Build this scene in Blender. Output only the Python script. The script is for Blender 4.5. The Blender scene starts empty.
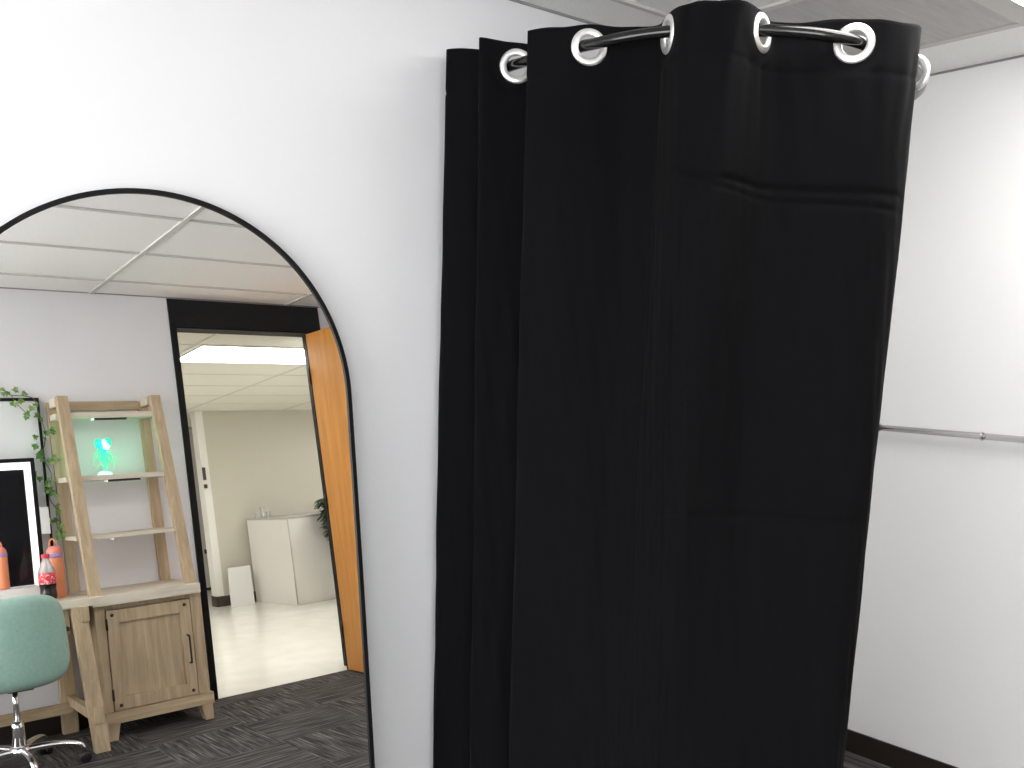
import bpy, bmesh, math, random
from mathutils import Vector, Matrix
random.seed(7)
sc = bpy.context.scene
COL = sc.collection
R = math.radians

# ------------------------------------------------------------------ helpers
def new(name, bm, mat, parent=None, smooth=False):
    me = bpy.data.meshes.new(name)
    bm.normal_update()
    bm.to_mesh(me); bm.free()
    for m in (mat if isinstance(mat, (list, tuple)) else [mat]):
        me.materials.append(m)
    if smooth:
        for p in me.polygons: p.use_smooth = True
    o = bpy.data.objects.new(name, me)
    COL.objects.link(o)
    if parent is not None:
        o.parent = parent
        o.matrix_parent_inverse = Matrix.Translation(-Vector(parent.location))
    return o

def thing(name, label, cat, loc=(0, 0, 0), group=None):
    o = bpy.data.objects.new(name, None)
    o.empty_display_size = .05
    COL.objects.link(o)
    o.location = loc
    return tag(o, label, cat, group)

def tag(o, label, cat, group=None):
    o['label'] = label; o['category'] = cat
    if group: o['group'] = group
    return o

def struct(name, bm, mat, smooth=False):
    o = new(name, bm, mat, None, smooth)
    o['kind'] = 'structure'
    return o

def B(): return bmesh.new()

def box(bm, x0, x1, y0, y1, z0, z1, bev=0.0, mi=0):
    t = bmesh.new()
    vs = [t.verts.new(p) for p in ((x0,y0,z0),(x1,y0,z0),(x1,y1,z0),(x0,y1,z0),(x0,y0,z1),(x1,y0,z1),(x1,y1,z1),(x0,y1,z1))]
    for f in ((3,2,1,0),(4,5,6,7),(0,1,5,4),(1,2,6,5),(2,3,7,6),(3,0,4,7)):
        t.faces.new([vs[i] for i in f])
    if bev: bmesh.ops.bevel(t, geom=t.edges[:], offset=bev, segments=2, profile=.7, affect='EDGES')
    merge(bm, t, mi)

def hexa(bm, bot, top, bev=0.0, mi=0):
    """bot, top: four points each, counter-clockwise from above"""
    t = bmesh.new()
    vs = [t.verts.new(p) for p in list(bot) + list(top)]
    for f in ((3,2,1,0),(4,5,6,7),(0,1,5,4),(1,2,6,5),(2,3,7,6),(3,0,4,7)):
        t.faces.new([vs[i] for i in f])
    if bev: bmesh.ops.bevel(t, geom=t.edges[:], offset=bev, segments=2, profile=.7, affect='EDGES')
    merge(bm, t, mi)

def merge(bm, t, mi=0):
    mp = {}
    for v in t.verts: mp[v] = bm.verts.new(v.co)
    for f in t.faces:
        try: nf = bm.faces.new([mp[v] for v in f.verts]); nf.material_index = mi; nf.smooth = f.smooth
        except ValueError: pass
    t.free()

def basis(d):
    d = d.normalized()
    a = Vector((0, 0, 1)) if abs(d.z) < .9 else Vector((1, 0, 0))
    u = d.cross(a).normalized(); v = d.cross(u).normalized()
    return u, v

def tube(bm, pts, r, n=12, cap=True, sy=1.0, mi=0):
    pts = [Vector(p) for p in pts]
    rs = r if isinstance(r, (list, tuple)) else [r] * len(pts)
    rings = []; u = None
    for i, p in enumerate(pts):
        d = (pts[min(i+1, len(pts)-1)] - pts[max(i-1, 0)]).normalized()
        if u is None: u, v = basis(d)
        else:
            u = (u - d * u.dot(d)).normalized(); v = d.cross(u)
        rings.append([bm.verts.new(p + (u*math.cos(2*math.pi*k/n) + v*math.sin(2*math.pi*k/n)*sy) * rs[i]) for k in range(n)])
    for a, b in zip(rings, rings[1:]):
        for k in range(n):
            f = bm.faces.new((a[k], a[(k+1) % n], b[(k+1) % n], b[k])); f.smooth = True; f.material_index = mi
    if cap:
        for rg in (rings[0][::-1], rings[-1]):
            f = bm.faces.new(rg); f.material_index = mi

def lathe(bm, prof, c=(0, 0, 0), n=32, mi=0, axis=None):
    """prof: (radius, height) pairs"""
    c = Vector(c)
    if axis is None: U, V, W = Vector((1,0,0)), Vector((0,1,0)), Vector((0,0,1))
    else:
        W = Vector(axis).normalized(); U, V = basis(W)
    rings = []
    for r, z in prof:
        if r < 1e-6: rings.append([bm.verts.new(c + W*z)])
        else: rings.append([bm.verts.new(c + (U*math.cos(2*math.pi*k/n) + V*math.sin(2*math.pi*k/n))*r + W*z) for k in range(n)])
    for a, b in zip(rings, rings[1:]):
        for k in range(n):
            k2 = (k+1) % n
            if len(a) == 1 and len(b) == 1: continue
            if len(a) == 1: f = bm.faces.new((a[0], b[k2], b[k]))
            elif len(b) == 1: f = bm.faces.new((a[k], a[k2], b[0]))
            else: f = bm.faces.new((a[k], a[k2], b[k2], b[k]))
            f.smooth = True; f.material_index = mi
    bmesh.ops.recalc_face_normals(bm, faces=bm.faces[:])

def torus(bm, c, nrm, R0, r0, n=40, m=12, flat=1.0):
    c = Vector(c); W = Vector(nrm).normalized(); U, V = basis(W)
    g = []
    for i in range(n):
        a = 2*math.pi*i/n; rad = U*math.cos(a) + V*math.sin(a)
        g.append([bm.verts.new(c + rad*(R0 + r0*math.cos(2*math.pi*j/m)) + W*(r0*flat*math.sin(2*math.pi*j/m))) for j in range(m)])
    for i in range(n):
        for j in range(m):
            f = bm.faces.new((g[i][j], g[(i+1) % n][j], g[(i+1) % n][(j+1) % m], g[i][(j+1) % m])); f.smooth = True
    bmesh.ops.recalc_face_normals(bm, faces=bm.faces[:])

def cr(pts, t):
    """uniform Catmull-Rom over a list of tuples, t in [0, len-1]"""
    n = len(pts); i = min(int(t), n-2); f = t - i
    p0, p1, p2, p3 = pts[max(i-1, 0)], pts[i], pts[i+1], pts[min(i+2, n-1)]
    return [.5*((2*b) + (c-a)*f + (2*a-5*b+4*c-d)*f*f + (3*b-a-3*c+d)*f**3) for a, b, c, d in zip(p0, p1, p2, p3)]

# ------------------------------------------------------------------ materials
def mat(name, col, rough=.5, metal=0.0, spec=.5, **kw):
    m = bpy.data.materials.new(name); m.use_nodes = True
    b = m.node_tree.nodes['Principled BSDF']
    b.inputs['Base Color'].default_value = (*col, 1)
    b.inputs['Roughness'].default_value = rough
    b.inputs['Metallic'].default_value = metal
    b.inputs['Specular IOR Level'].default_value = spec
    for k, v in kw.items(): b.inputs[k.replace('_', ' ')].default_value = v
    return m
def nodes(m): return m.node_tree.nodes, m.node_tree.links, m.node_tree.nodes['Principled BSDF']
def N(m, t, **kw):
    n = m.node_tree.nodes.new(t)
    for k, v in kw.items(): setattr(n, k, v)
    return n
def objco(m, scale=(1, 1, 1), rot=(0, 0, 0)):
    tc = N(m, 'ShaderNodeTexCoord'); mp = N(m, 'ShaderNodeMapping')
    mp.inputs['Scale'].default_value = scale; mp.inputs['Rotation'].default_value = rot
    m.node_tree.links.new(tc.outputs['Object'], mp.inputs['Vector'])
    return mp.outputs['Vector']
def noise(m, vec, scale, detail=4, rough=.55, dist=0):
    n = N(m, 'ShaderNodeTexNoise'); n.inputs['Scale'].default_value = scale; n.inputs['Detail'].default_value = detail
    n.inputs['Roughness'].default_value = rough; n.inputs['Distortion'].default_value = dist
    m.node_tree.links.new(vec, n.inputs['Vector']); return n.outputs['Fac']
def ramp(m, fac, stops):
    r = N(m, 'ShaderNodeValToRGB'); e = r.color_ramp.elements
    while len(e) < len(stops): e.new(.5)
    for x, (p, c) in zip(e, stops): x.position = p; x.color = (*c, 1)
    m.node_tree.links.new(fac, r.inputs['Fac']); return r.outputs['Color']
def bump(m, h, strength=.2, dist=.01):
    b = N(m, 'ShaderNodeBump'); b.inputs['Strength'].default_value = strength; b.inputs['Distance'].default_value = dist
    m.node_tree.links.new(h, b.inputs['Height']); m.node_tree.links.new(b.outputs['Normal'], nodes(m)[2].inputs['Normal'])
def setc(m, c): m.node_tree.links.new(c, nodes(m)[2].inputs['Base Color'])

def wood(name, c1, c2, c3, axis='Z', scale=1.0, rough=.55):
    m = mat(name, c2, rough, spec=.3)
    s = {'X': (1.2, 16, 16), 'Y': (16, 1.2, 16), 'Z': (16, 16, 1.2)}[axis]
    v = objco(m, tuple(k*scale for k in s))
    f = noise(m, v, 2.4, 6, .62, .6)
    setc(m, ramp(m, f, [(.28, c1), (.5, c2), (.72, c3)]))
    f2 = noise(m, objco(m, tuple(k*scale*4 for k in s)), 4, 4)
    bump(m, f2, .12, .002)
    return m
def paint(name, col, rough=.6, tex=.05, scale=220):
    m = mat(name, col, rough, spec=.3)
    v = objco(m)
    f = noise(m, v, 1.3, 3)
    setc(m, ramp(m, f, [(.3, tuple(k*.985 for k in col)), (.7, tuple(min(1, k*1.01) for k in col))]))
    bump(m, noise(m, v, scale, 2), tex, .002)
    return m

M_wall = paint('wall_paint', (.775, .775, .795))
M_wallB = paint('wall_paint_lit', (.89, .885, .88))  # same wall paint, lightened to stand in for light on the right wall
M_beige = paint('beige_paint', (.565, .54, .468))
M_hallwhite = paint('hall_white_paint', (.80, .79, .75))
def tilemat(name, col):
    m = mat(name, col, .9, spec=.1)
    v = objco(m)
    f = noise(m, v, 160, 3, .7)
    setc(m, ramp(m, f, [(.3, tuple(k*.86 for k in col)), (.44, col), (1, tuple(min(1, k*1.03) for k in col))]))
    bump(m, f, .35, .003)
    return m
M_tile = tilemat('ceiling_tile', (.90, .895, .88))
M_halltile = tilemat('hall_ceiling_tile', (.78, .765, .69))
M_grid = mat('ceiling_grid', (.62, .605, .58), .8, spec=.1)
M_shadeline = mat('ceiling_shade_line', (.30, .295, .29), .8, spec=.1)
M_greypanel = mat('grey_panel', (.30, .29, .285), .45, spec=.4)
v = objco(M_greypanel, (3, 40, 3), (0, 0, .5)); f = noise(M_greypanel, v, 2, 4)
setc(M_greypanel, ramp(M_greypanel, f, [(.3, (.42, .41, .40)), (.7, (.50, .49, .475))]))
M_black = mat('black_paint', (.006, .006, .007), .5, spec=.18)
M_frameblack = mat('black_metal', (.006, .006, .0065), .5, spec=.2)
M_header = mat('charcoal_laminate', (.01, .011, .013), .6, spec=.2)
setc(M_header, ramp(M_header, noise(M_header, objco(M_header), 90, 4), [(.35, (.008, .0085, .0105)), (.7, (.015, .016, .019))]))
M_base = mat('rubber_base', (.022, .015, .012), .45, spec=.4)
M_hallbase = mat('hall_rubber_base', (.06, .045, .04), .5)
M_mirror = mat('mirror_glass', (.955, .955, .95), 0.0, 1.0)
M_chrome = mat('chrome', (.85, .85, .86), .12, 1.0)
M_rail = mat('rail_chrome', (.62, .61, .6), .13, 1.0)
M_nickel = mat('grommet_metal', (.93, .925, .91), .32, .75, spec=.6)
M_rod = mat('rod_black', (.008, .0075, .0075), .14, spec=.6)
M_oak = wood('washed_oak', (.36, .268, .165), (.47, .36, .232), (.57, .45, .305), 'Z')
M_oakx = wood('washed_oak_across', (.36, .268, .165), (.47, .36, .232), (.57, .45, .305), 'X')
M_top = wood('whitewashed_top', (.56, .50, .40), (.66, .60, .49), (.72, .665, .56), 'X')
M_door = wood('honey_maple', (.54, .215, .04), (.64, .272, .055), (.70, .32, .078), 'Z', .7, .4)
M_iron = mat('black_iron', (.012, .011, .01), .5)
M_led = mat('led_white', (1, 1, 1), .5, Emission_Color=(1, .99, .97, 1), Emission_Strength=.5)
M_puck = mat('led_dot', (1, 1, 1), .5, Emission_Color=(1, 1, 1, 1), Emission_Strength=.3)
M_darkreflect = mat('dark_reflection', (.012, .012, .014), .12, spec=.5)
M_whiteplastic = mat('white_plastic', (.78, .78, .77), .4)
M_whitereflect = mat('white_reflection', (.80, .80, .81), .3)
M_laminate = mat('white_laminate', (.74, .72, .69), .35)
M_lamtop = mat('grey_laminate_top', (.45, .44, .42), .4)
M_orange = mat('orange_bottle', (.80, .29, .14), .35)
M_coral = mat('coral_lid', (.80, .26, .20), .4)
M_purple = mat('purple_band', (.36, .28, .62), .45)
M_red = mat('red_plastic', (.66, .03, .05), .35)
M_label = mat('red_label', (.72, .05, .07), .45)
f = noise(M_label, objco(M_label, (40, 40, 60)), 2.2, 2)
setc(M_label, ramp(M_label, f, [(.45, (.70, .03, .055)), (.56, (.72, .06, .08)), (.60, (.85, .62, .62))]))
M_cola = mat('dark_cola', (.012, .006, .006), .12, spec=.6)
M_clear = mat('clear_plastic', (.90, .90, .90), .15, spec=.6, Transmission_Weight=.6)
M_leaf = mat('ivy_leaf', (.10, .22, .06), .55, spec=.3)
setc(M_leaf, ramp(M_leaf, noise(M_leaf, objco(M_leaf), 26, 2), [(.35, (.05, .13, .04)), (.52, (.14, .28, .08)), (.68, (.42, .50, .18))]))
M_plant = mat('dark_leaf', (.02, .045, .02), .5)
setc(M_plant, ramp(M_plant, noise(M_plant, objco(M_plant), 30, 2), [(.35, (.010, .022, .010)), (.65, (.05, .10, .045))]))
M_stem = mat('vine_stem', (.12, .16, .05), .6)
M_mint = mat('mint_fabric', (.30, .475, .40), .9, spec=.15, Sheen_Weight=.3)
fv = objco(M_mint); f = noise(M_mint, fv, 420, 2)
setc(M_mint, ramp(M_mint, noise(M_mint, fv, 60, 4), [(.3, (.275, .44, .37)), (.7, (.325, .50, .425))])); bump(M_mint, f, .3, .002)
M_caster = mat('black_nylon', (.012, .012, .013), .4)
M_green = mat('green_glow', (.05, .8, .5), .2, Emission_Color=(.0, 1, .42, 1), Emission_Strength=.62)
M_greenhot = mat('green_glow_hot', (.6, 1, .95), .2, Emission_Color=(.42, 1, .85, 1), Emission_Strength=.9)
M_greenglass = mat('green_glass', (.25, .9, .62), .1, Transmission_Weight=.7, Emission_Color=(.12, 1, .48, 1), Emission_Strength=.22)

# curtain cloth
M_cloth = mat('black_cloth', (.0045, .0045, .0052), .8, spec=.05, Sheen_Weight=.02, Sheen_Roughness=.45)
cv = objco(M_cloth)
wv = N(M_cloth, 'ShaderNodeTexWave'); wv.wave_type = 'BANDS'; wv.bands_direction = 'Z'; wv.inputs['Scale'].default_value = 260; wv.inputs['Distortion'].default_value = 2
M_cloth.node_tree.links.new(cv, wv.inputs['Vector'])
f1 = noise(M_cloth, objco(M_cloth, (1, 1, 3.0)), 190, 3)
mx = N(M_cloth, 'ShaderNodeMath', operation='ADD'); M_cloth.node_tree.links.new(wv.outputs['Fac'], mx.inputs[0]); M_cloth.node_tree.links.new(f1, mx.inputs[1])
bump(M_cloth, mx.outputs[0], .22, .0012)
setc(M_cloth, ramp(M_cloth, noise(M_cloth, cv, 300, 2, .7), [(.3, (.0030, .0030, .0036)), (.7, (.0050, .0050, .0058))]))

# carpet: square tiles laid quarter-turn, streaked along each tile
def carpet():
    m = mat('carpet_tile', (.05, .05, .05), .95, spec=.05)
    L = m.node_tree.links
    vec = objco(m, (1/.46, 1/.46, 1), (0, 0, 0))
    ck = N(m, 'ShaderNodeTexChecker'); ck.inputs['Scale'].default_value = 1.0; L.new(vec, ck.inputs['Vector'])
    a = noise(m, objco(m, (4, 90, 1)), 1.0, 3, .6); b = noise(m, objco(m, (90, 4, 1)), 1.0, 3, .6)
    mix = N(m, 'ShaderNodeMix'); mix.data_type = 'FLOAT'
    L.new(ck.outputs['Fac'], mix.inputs[0]); L.new(a, mix.inputs[2]); L.new(b, mix.inputs[3])
    setc(m, ramp(m, mix.outputs[0], [(.36, (.030, .028, .027)), (.48, (.066, .062, .060)), (.58, (.110, .104, .101)), (.70, (.22, .21, .205))]))
    fz = noise(m, objco(m), 500, 2); bump(m, fz, .5, .004)
    return m
M_carpet = carpet()
M_vct = mat('polished_floor', (.83, .81, .75), .12, spec=.5)
setc(M_vct, ramp(M_vct, noise(M_vct, objco(M_vct), 5, 4), [(.35, (.80, .78, .72)), (.65, (.86, .84, .785))]))

def emis(name, col, st):
    m = bpy.data.materials.new(name); m.use_nodes = True; nt = m.node_tree
    nt.nodes.remove(nt.nodes['Principled BSDF'])
    e = nt.nodes.new('ShaderNodeEmission'); e.inputs['Color'].default_value = (*col, 1); e.inputs['Strength'].default_value = st
    nt.links.new(e.outputs[0], nt.nodes['Material Output'].inputs['Surface'])
    return m
M_fill_troffer = emis('fill_troffer_lens', (1.0, .985, .97), 4.0)
M_fill_troffer_dim = emis('fill_troffer_lens_dim', (1.0, .985, .97), .5)
M_troffer_near = emis('troffer_lens_near', (1.0, .985, .97), 9.0)
M_halllight = emis('hall_troffer_lens', (1.0, .985, .945), 11.0)

# ------------------------------------------------------------------ room shell
YA, XB, YF, XL = 1.862, 3.039, -1.572, -2.6      # mirror wall, side wall, doorway wall, far-left wall
H = 2.305
T = .12
JX0, JX1, JZ = 1.962, 2.874, 2.130                 # doorway

bm = B(); box(bm, XL-T, XB+T, YA, YA+T, 0, H+.1); struct('wall_front', bm, M_wall)
bm = B(); box(bm, XB, XB+T, YF-T, YA, 0, H+.1); struct('wall_right', bm, M_wallB)
bm = B()
WY0, WY1, WZ0, WZ1 = -1.20, .95, .20, 2.27  # opening added in the unseen wall to let fill light in
box(bm, XL-T, XL, YF-T, YA, 0, WZ0); box(bm, XL-T, XL, YF-T, YA, WZ1, H+.1); box(bm, XL-T, XL, YF-T, WY0, WZ0, WZ1); box(bm, XL-T, XL, WY1, YA, WZ0, WZ1)
struct('wall_left', bm, M_wall)
bm = B()
for y in (WY0, -.48, .23, WY1): box(bm, XL-.07, XL-.03, y-.02, y+.02, WZ0, WZ1)
box(bm, XL-.07, XL-.03, WY0, WY1, WZ0, WZ0+.03); box(bm, XL-.07, XL-.03, WY0, WY1, WZ1-.03, WZ1); box(bm, XL-.03, XL+.06, WY0-.03, WY1+.03, WZ0-.03, WZ0)
struct('fill_window_1', bm, M_whiteplastic)  # frame of the added fill-light opening, out of view
bm = B()
VX0_, VX1_ = -2.35, -.10  # second opening added for frontal fill light, out of view
box(bm, XL, VX0_, YF-T, YF, 0, H+.1); box(bm, VX1_, JX0-.035, YF-T, YF, 0, H+.1)
box(bm, VX0_, VX1_, YF-T, YF, 0, .30); box(bm, VX0_, VX1_, YF-T, YF, 2.22, H+.1)
box(bm, JX1+.035, XB, YF-T, YF, 0, H+.1)
box(bm, JX0-.035, JX1+.035, YF-T, YF, JZ+.035, H+.1)
struct('wall_back', bm, M_wall)
bm = B()
for x in (VX0_, -1.6, -.85, VX1_): box(bm, x-.02, x+.02, YF-.08, YF-.04, .30, 2.22)
box(bm, VX0_, VX1_, YF-.08, YF-.04, .30, .33); box(bm, VX0_, VX1_, YF-.08, YF-.04, 2.19, 2.22); box(bm, VX0_-.03, VX1_+.03, YF-.04, YF+.05, .27, .30)
struct('fill_window_2', bm, M_whiteplastic)  # frame around the added back opening that lets fill light in
bm = B(); box(bm, XL-T, XB+T, YF, YA+T, -.1, 0); struct('floor', bm, M_carpet)
bm = B(); box(bm, XL-T, XB+T, YF-T, YA+T, H+.008, H+.1); struct('ceiling', bm, M_tile)
# exposed T-bar grid, 24 mm wide
bm = B()
GX = [-2.165, -.945, .275, 1.495, 2.715]
GY = [-1.247 + k*.5865 for k in range(6)]
for gx in GX: box(bm, gx-.012, gx+.012, YF, YA, H, H+.012)
for gy in GY: box(bm, XL, XB, gy-.008, gy+.008, H+.0005, H+.012)
box(bm, 2.088, 2.112, 1.099, 1.6855, H, H+.012)
struct('trim_1', bm, M_grid)
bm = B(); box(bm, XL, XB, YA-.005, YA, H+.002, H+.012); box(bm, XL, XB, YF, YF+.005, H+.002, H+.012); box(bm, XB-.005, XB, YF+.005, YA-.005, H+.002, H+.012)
struct('trim_6', bm, M_shadeline)  # thin dark strips drawn as the line of shade where ceiling meets wall
# baseboards
bm = B(); box(bm, XB-.008, XB, YF, YA, 0, .078, .002); struct('baseboard_right', bm, M_base)
bm = B(); box(bm, XL, XB-.008, YA-.008, YA, 0, .078, .002); struct('baseboard_front', bm, M_base)
bm = B(); box(bm, XL, JX0-.04, YF, YF+.010, 0, .088, .002); struct('baseboard_back', bm, M_base)
# door casing (black) and the charcoal header panel above
bm = B()
box(bm, JX0-.037, JX0, YF-T-.01, YF+.014, 0, JZ+.03, .002)
box(bm, JX1, JX1+.037, YF-T-.01, YF+.004, 0, JZ+.03, .002)
box(bm, JX0, JX1, YF-T-.01, YF+.012, JZ, JZ+.012, .002)
box(bm, JX0, JX0+.012, YF-T+.03, YF-.05, 0, JZ)

struct('trim_2', bm, M_black)
bm = B(); box(bm, JX0-.037, 2.945, YF, YF+.012, JZ+.0125, H-.002, .002); struct('trim_3', bm, M_header)

# the open orange door
dr = thing('room_door', 'open orange-brown wooden door swung into the room at the doorway', 'door', (2.812, -1.548, 0))
bm = B()
ang = R(94.0)
box(bm, 0, .86, -.044, 0, .006, 2.118, .003)
bmesh.ops.rotate(bm, verts=bm.verts[:], cent=(0, 0, 0), matrix=Matrix.Rotation(ang-R(8.2), 3, 'Z'))
bmesh.ops.translate(bm, verts=bm.verts[:], vec=(2.815, -1.545, 0))
new('door_leaf', bm, M_door, dr)
bm = B(); box(bm, 2.812, 2.872, -1.554, -1.5465, .006, 2.118, .001); new('edge_strip', bm, M_black, dr)
bm = B()
for z in (.25, 1.05, 1.85):
    bm = B(); tube(bm, [(2.808, -1.548, z-.05), (2.808, -1.548, z+.05)], .007, 10); new('hinge', bm, M_iron, dr)
# lever handles on the leaf, out of the mirror's view
bm = B()
dv = Vector((math.cos(ang-R(8.2)), math.sin(ang-R(8.2)), 0)); nv = Vector((-dv.y, dv.x, 0))
p = Vector((2.815, -1.545, 1.0)) + dv*.80
lathe(bm, [(0, 0), (.026, 0), (.026, .008), (.010, .010), (.010, .05), (.0, .05)], p, 20, 0, nv)
tube(bm, [p+nv*.045, p+nv*.045-dv*.11], .009, 10)
new('door_handle', bm, M_chrome, dr)

# ------------------------------------------------------------------ hallway behind the doorway
HZ0, HZ1 = 2.132, 2.016        # hall ceiling at the doorway and at the beige wall
YW = -5.5
def hz(y): return HZ0 + (HZ1-HZ0)*((y-(YF-T))/(YW-(YF-T)))
hx0, hx1, yend = 1.0, 6.2, -8.2
bm = B(); box(bm, hx0-T, hx1+T, yend-T, YF, -.1, -.001); struct('floor_hall', bm, M_vct)
bm = B()
hexa(bm, [(hx0-T, yend, hz(yend)), (hx1+T, yend, hz(yend)), (hx1+T, YF-T, HZ0), (hx0-T, YF-T, HZ0)],
     [(hx0-T, yend, hz(yend)+.08), (hx1+T, yend, hz(yend)+.08), (hx1+T, YF-T, HZ0+.08), (hx0-T, YF-T, HZ0+.08)])
struct('ceiling_hall', bm, M_halltile)
bm = B()
def slab(x0, x1, y0, y1, t=.006):
    hexa(bm, [(x0, y0, hz(y0)-t), (x1, y0, hz(y0)-t), (x1, y1, hz(y1)-t), (x0, y1, hz(y1)-t)],
         [(x0, y0, hz(y0)+.004), (x1, y0, hz(y0)+.004), (x1, y1, hz(y1)+.004), (x0, y1, hz(y1)+.004)])
for gx in (1.11, 2.265, 3.42, 4.575, 5.73): slab(gx-.010, gx+.010, YW, YF-T, .003)
for k in range(7): gy = -2.05 - k*.575; slab(hx0, hx1, gy-.008, gy+.008, .003)
struct('trim_4', bm, M_grid)
bm = B(); box(bm, 3.615, hx1, YW-.14, YW, 0, 2.2); struct('wall_hall', bm, [M_beige])
bm = B(); box(bm, 3.535, 3.615, YW-.14, YW+.0, 0, 2.2); struct('trim_5', bm, M_hallwhite)
bm = B(); box(bm, 3.53, hx1, YW, YW+.008, 0, .105); box(bm, 3.527, 3.535, YW-.14, YW+.008, 0, .105); struct('baseboard_hall', bm, M_hallbase)
bm = B(); box(bm, hx0-T, hx0, yend, YF-T, 0, 2.2); struct('wall_hall_left', bm, M_hallwhite)
bm = B(); box(bm, XB+T, hx1, YF-T, YF-.02, 0, 2.2); struct('wall_hall_front', bm, M_hallwhite)
bm = B(); box(bm, hx1, hx1+T, yend, YF-T, 0, 2.2); struct('wall_hall_right', bm, M_hallwhite)
bm = B(); box(bm, hx0, hx1, yend-T, yend, 0, 2.2); struct('wall_hall_end', bm, M_hallwhite)
# switches on the wall end
sw = thing('wall_switch', 'small metal switch plates on the white end of the hallway wall', 'switch', (3.56, YW, 1.23))
for z0, z1, rr in ((1.30, 1.43, .016), (1.215, 1.255, .018)):
    bm = B(); box(bm, 3.552-rr, 3.552+rr, YW, YW+.02, z0, z1, .004); new('switch_plate', bm, M_hallbase, sw)
# far doorway glimpsed left of the wall end
fd = thing('hall_door', 'pale door with dark hardware glimpsed far down the hallway', 'door', (4.0, -7.0, 0))
bm = B(); box(bm, 3.55, 4.35, -7.05, -7.0, .01, 1.93, .004); new('door_leaf', bm, M_laminate, fd)
bm = B(); box(bm, 3.45, 4.45, -7.06, -6.99, 1.935, 1.965, .004); new('door_head', bm, M_lamtop, fd)
bm = B(); box(bm, 4.02, 4.09, -7.0, -6.96, .45, .50, .004); new('door_latch', bm, M_iron, fd)
bm = B(); box(bm, 3.55, 4.35, -7.0, -6.985, .02, .05, .002); new('kick_strip', bm, M_iron, fd)

# hall light panel (lit)
def troffer(name, label, x0, x1, y0, y1, zf, lens, group=None, fr=.03):
    t = thing(name, label, 'light', ((x0+x1)/2, (y0+y1)/2, zf((y0+y1)/2)), group)
    bm = B()
    for a, b, c, d in ((x0, x1, y0, y0+fr), (x0, x1, y1-fr, y1), (x0, x0+fr, y0+fr, y1-fr), (x1-fr, x1, y0+fr, y1-fr)):
        hexa(bm, [(a, c, zf(c)), (b, c, zf(c)), (b, d, zf(d)), (a, d, zf(d))], [(a, c, zf(c)+.007), (b, c, zf(c)+.007), (b, d, zf(d)+.007), (a, d, zf(d)+.007)])
    new('frame', bm, M_grid, t)
    bm = B(); a, b, c, d = x0+fr, x1-fr, y0+fr, y1-fr
    hexa(bm, [(a, c, zf(c)+.001), (b, c, zf(c)+.001), (b, d, zf(d)+.001), (a, d, zf(d)+.001)], [(a, c, zf(c)+.006), (b, c, zf(c)+.006), (b, d, zf(d)+.006), (a, d, zf(d)+.006)])
    new('diffuser', bm, lens, t)
    return t
troffer('ceiling_light', 'lit rectangular ceiling light panel in the hallway ceiling, seen through doorway', 2.30, 3.52, -2.64, -2.04, lambda y: hz(y)-.010, M_halllight, fr=.012)
troffer('ceiling_light', 'added unseen fill light panel at the left end of the hallway ceiling', 1.15, 2.23, -5.0, -4.45, lambda y: hz(y)-.010, M_halllight, fr=.012)  # extra panel added to light the counter's left face
troffer('ceiling_light', 'added unseen fill light panel further right in the hallway ceiling', 4.62, 5.70, -4.3, -3.75, lambda y: hz(y)-.010, M_halllight, fr=.012)  # extra hall lamp added as fill, out of view
troffer('ceiling_light', 'lit ceiling light panel in front of the black curtain, past the grey panel', 1.507, 2.703, .522, 1.090, lambda y: H-.001, M_troffer_near, fr=.05)
troffer('ceiling_light', 'added unseen fill light panel in front of the arched floor mirror, left of the curtain', .287, 1.483, .522, 1.090, lambda y: H-.001, M_fill_troffer_dim, fr=.05)  # lamp added to fill the mirror wall near the curtain
troffer('ceiling_light', 'added unseen fill light panel over the left half of the room', -.933, .263, -.652, -.082, lambda y: H-.001, M_fill_troffer, fr=.05)  # lamp added to even out the room light, never in view
gp = B(); box(gp, 2.114, 2.684, 1.106, 1.680, H+.001, H+.007); tag(new('ceiling_panel', gp, M_greypanel), 'square flat grey ceiling panel among white tiles above the curtain', 'ceiling panel')

# reception counter, leaning board and plant in the hallway
rc = thing('reception_counter', 'white boxy counter with grey top standing in the hallway', 'counter', (4.3, -5.0, 0))
A0, A1, A2 = Vector((3.943, -5.445, 0)), Vector((4.06, -4.70, 0)), Vector((5.10, -4.86, 0))
A3 = Vector((4.98, -5.492, 0))
def quad(z): return [Vector((p.x, p.y, z)) for p in (A0, A3, A2, A1)][::-1]
bm = B(); hexa(bm, [Vector((p.x, p.y, .0)) for p in (A1, A2, A3, A0)], [Vector((p.x, p.y, .85)) for p in (A1, A2, A3, A0)], .002)
bmesh.ops.recalc_face_normals(bm, faces=bm.faces[:]); new('counter_body', bm, M_laminate, rc)
bm = B(); c = (A0+A2)/2; ex = lambda p, z: Vector((c.x+(p.x-c.x)*1.012, c.y+(p.y-c.y)*1.012, z))
hexa(bm, [ex(p, .85) for p in (A1, A2, A3, A0)], [ex(p, .872) for p in (A1, A2, A3, A0)], .003)
bmesh.ops.recalc_face_normals(bm, faces=bm.faces[:]); new('counter_top', bm, M_lamtop, rc)
bm = B(); tube(bm, [A1+Vector((0, 0, .01)), A1+Vector((0, 0, .85))], .008, 8)
new('corner_trim', bm, M_lamtop, rc)
ho = thing('desk_organizer', 'small clear organizer on top of the hallway counter', 'organizer', (4.03, -5.25, .872))
bm = B()
for x in (3.99, 4.05, 4.11): box(bm, x-.018, x+.018, -5.28, -5.22, .873, .93 + (.05 if x == 4.05 else 0), .004)
new('tray', bm, M_clear, ho)
bm = B(); box(bm, 3.95, 4.15, -5.30, -5.20, .872, .876, .001); new('base_plate', bm, M_clear, ho)
bm = B()
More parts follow.
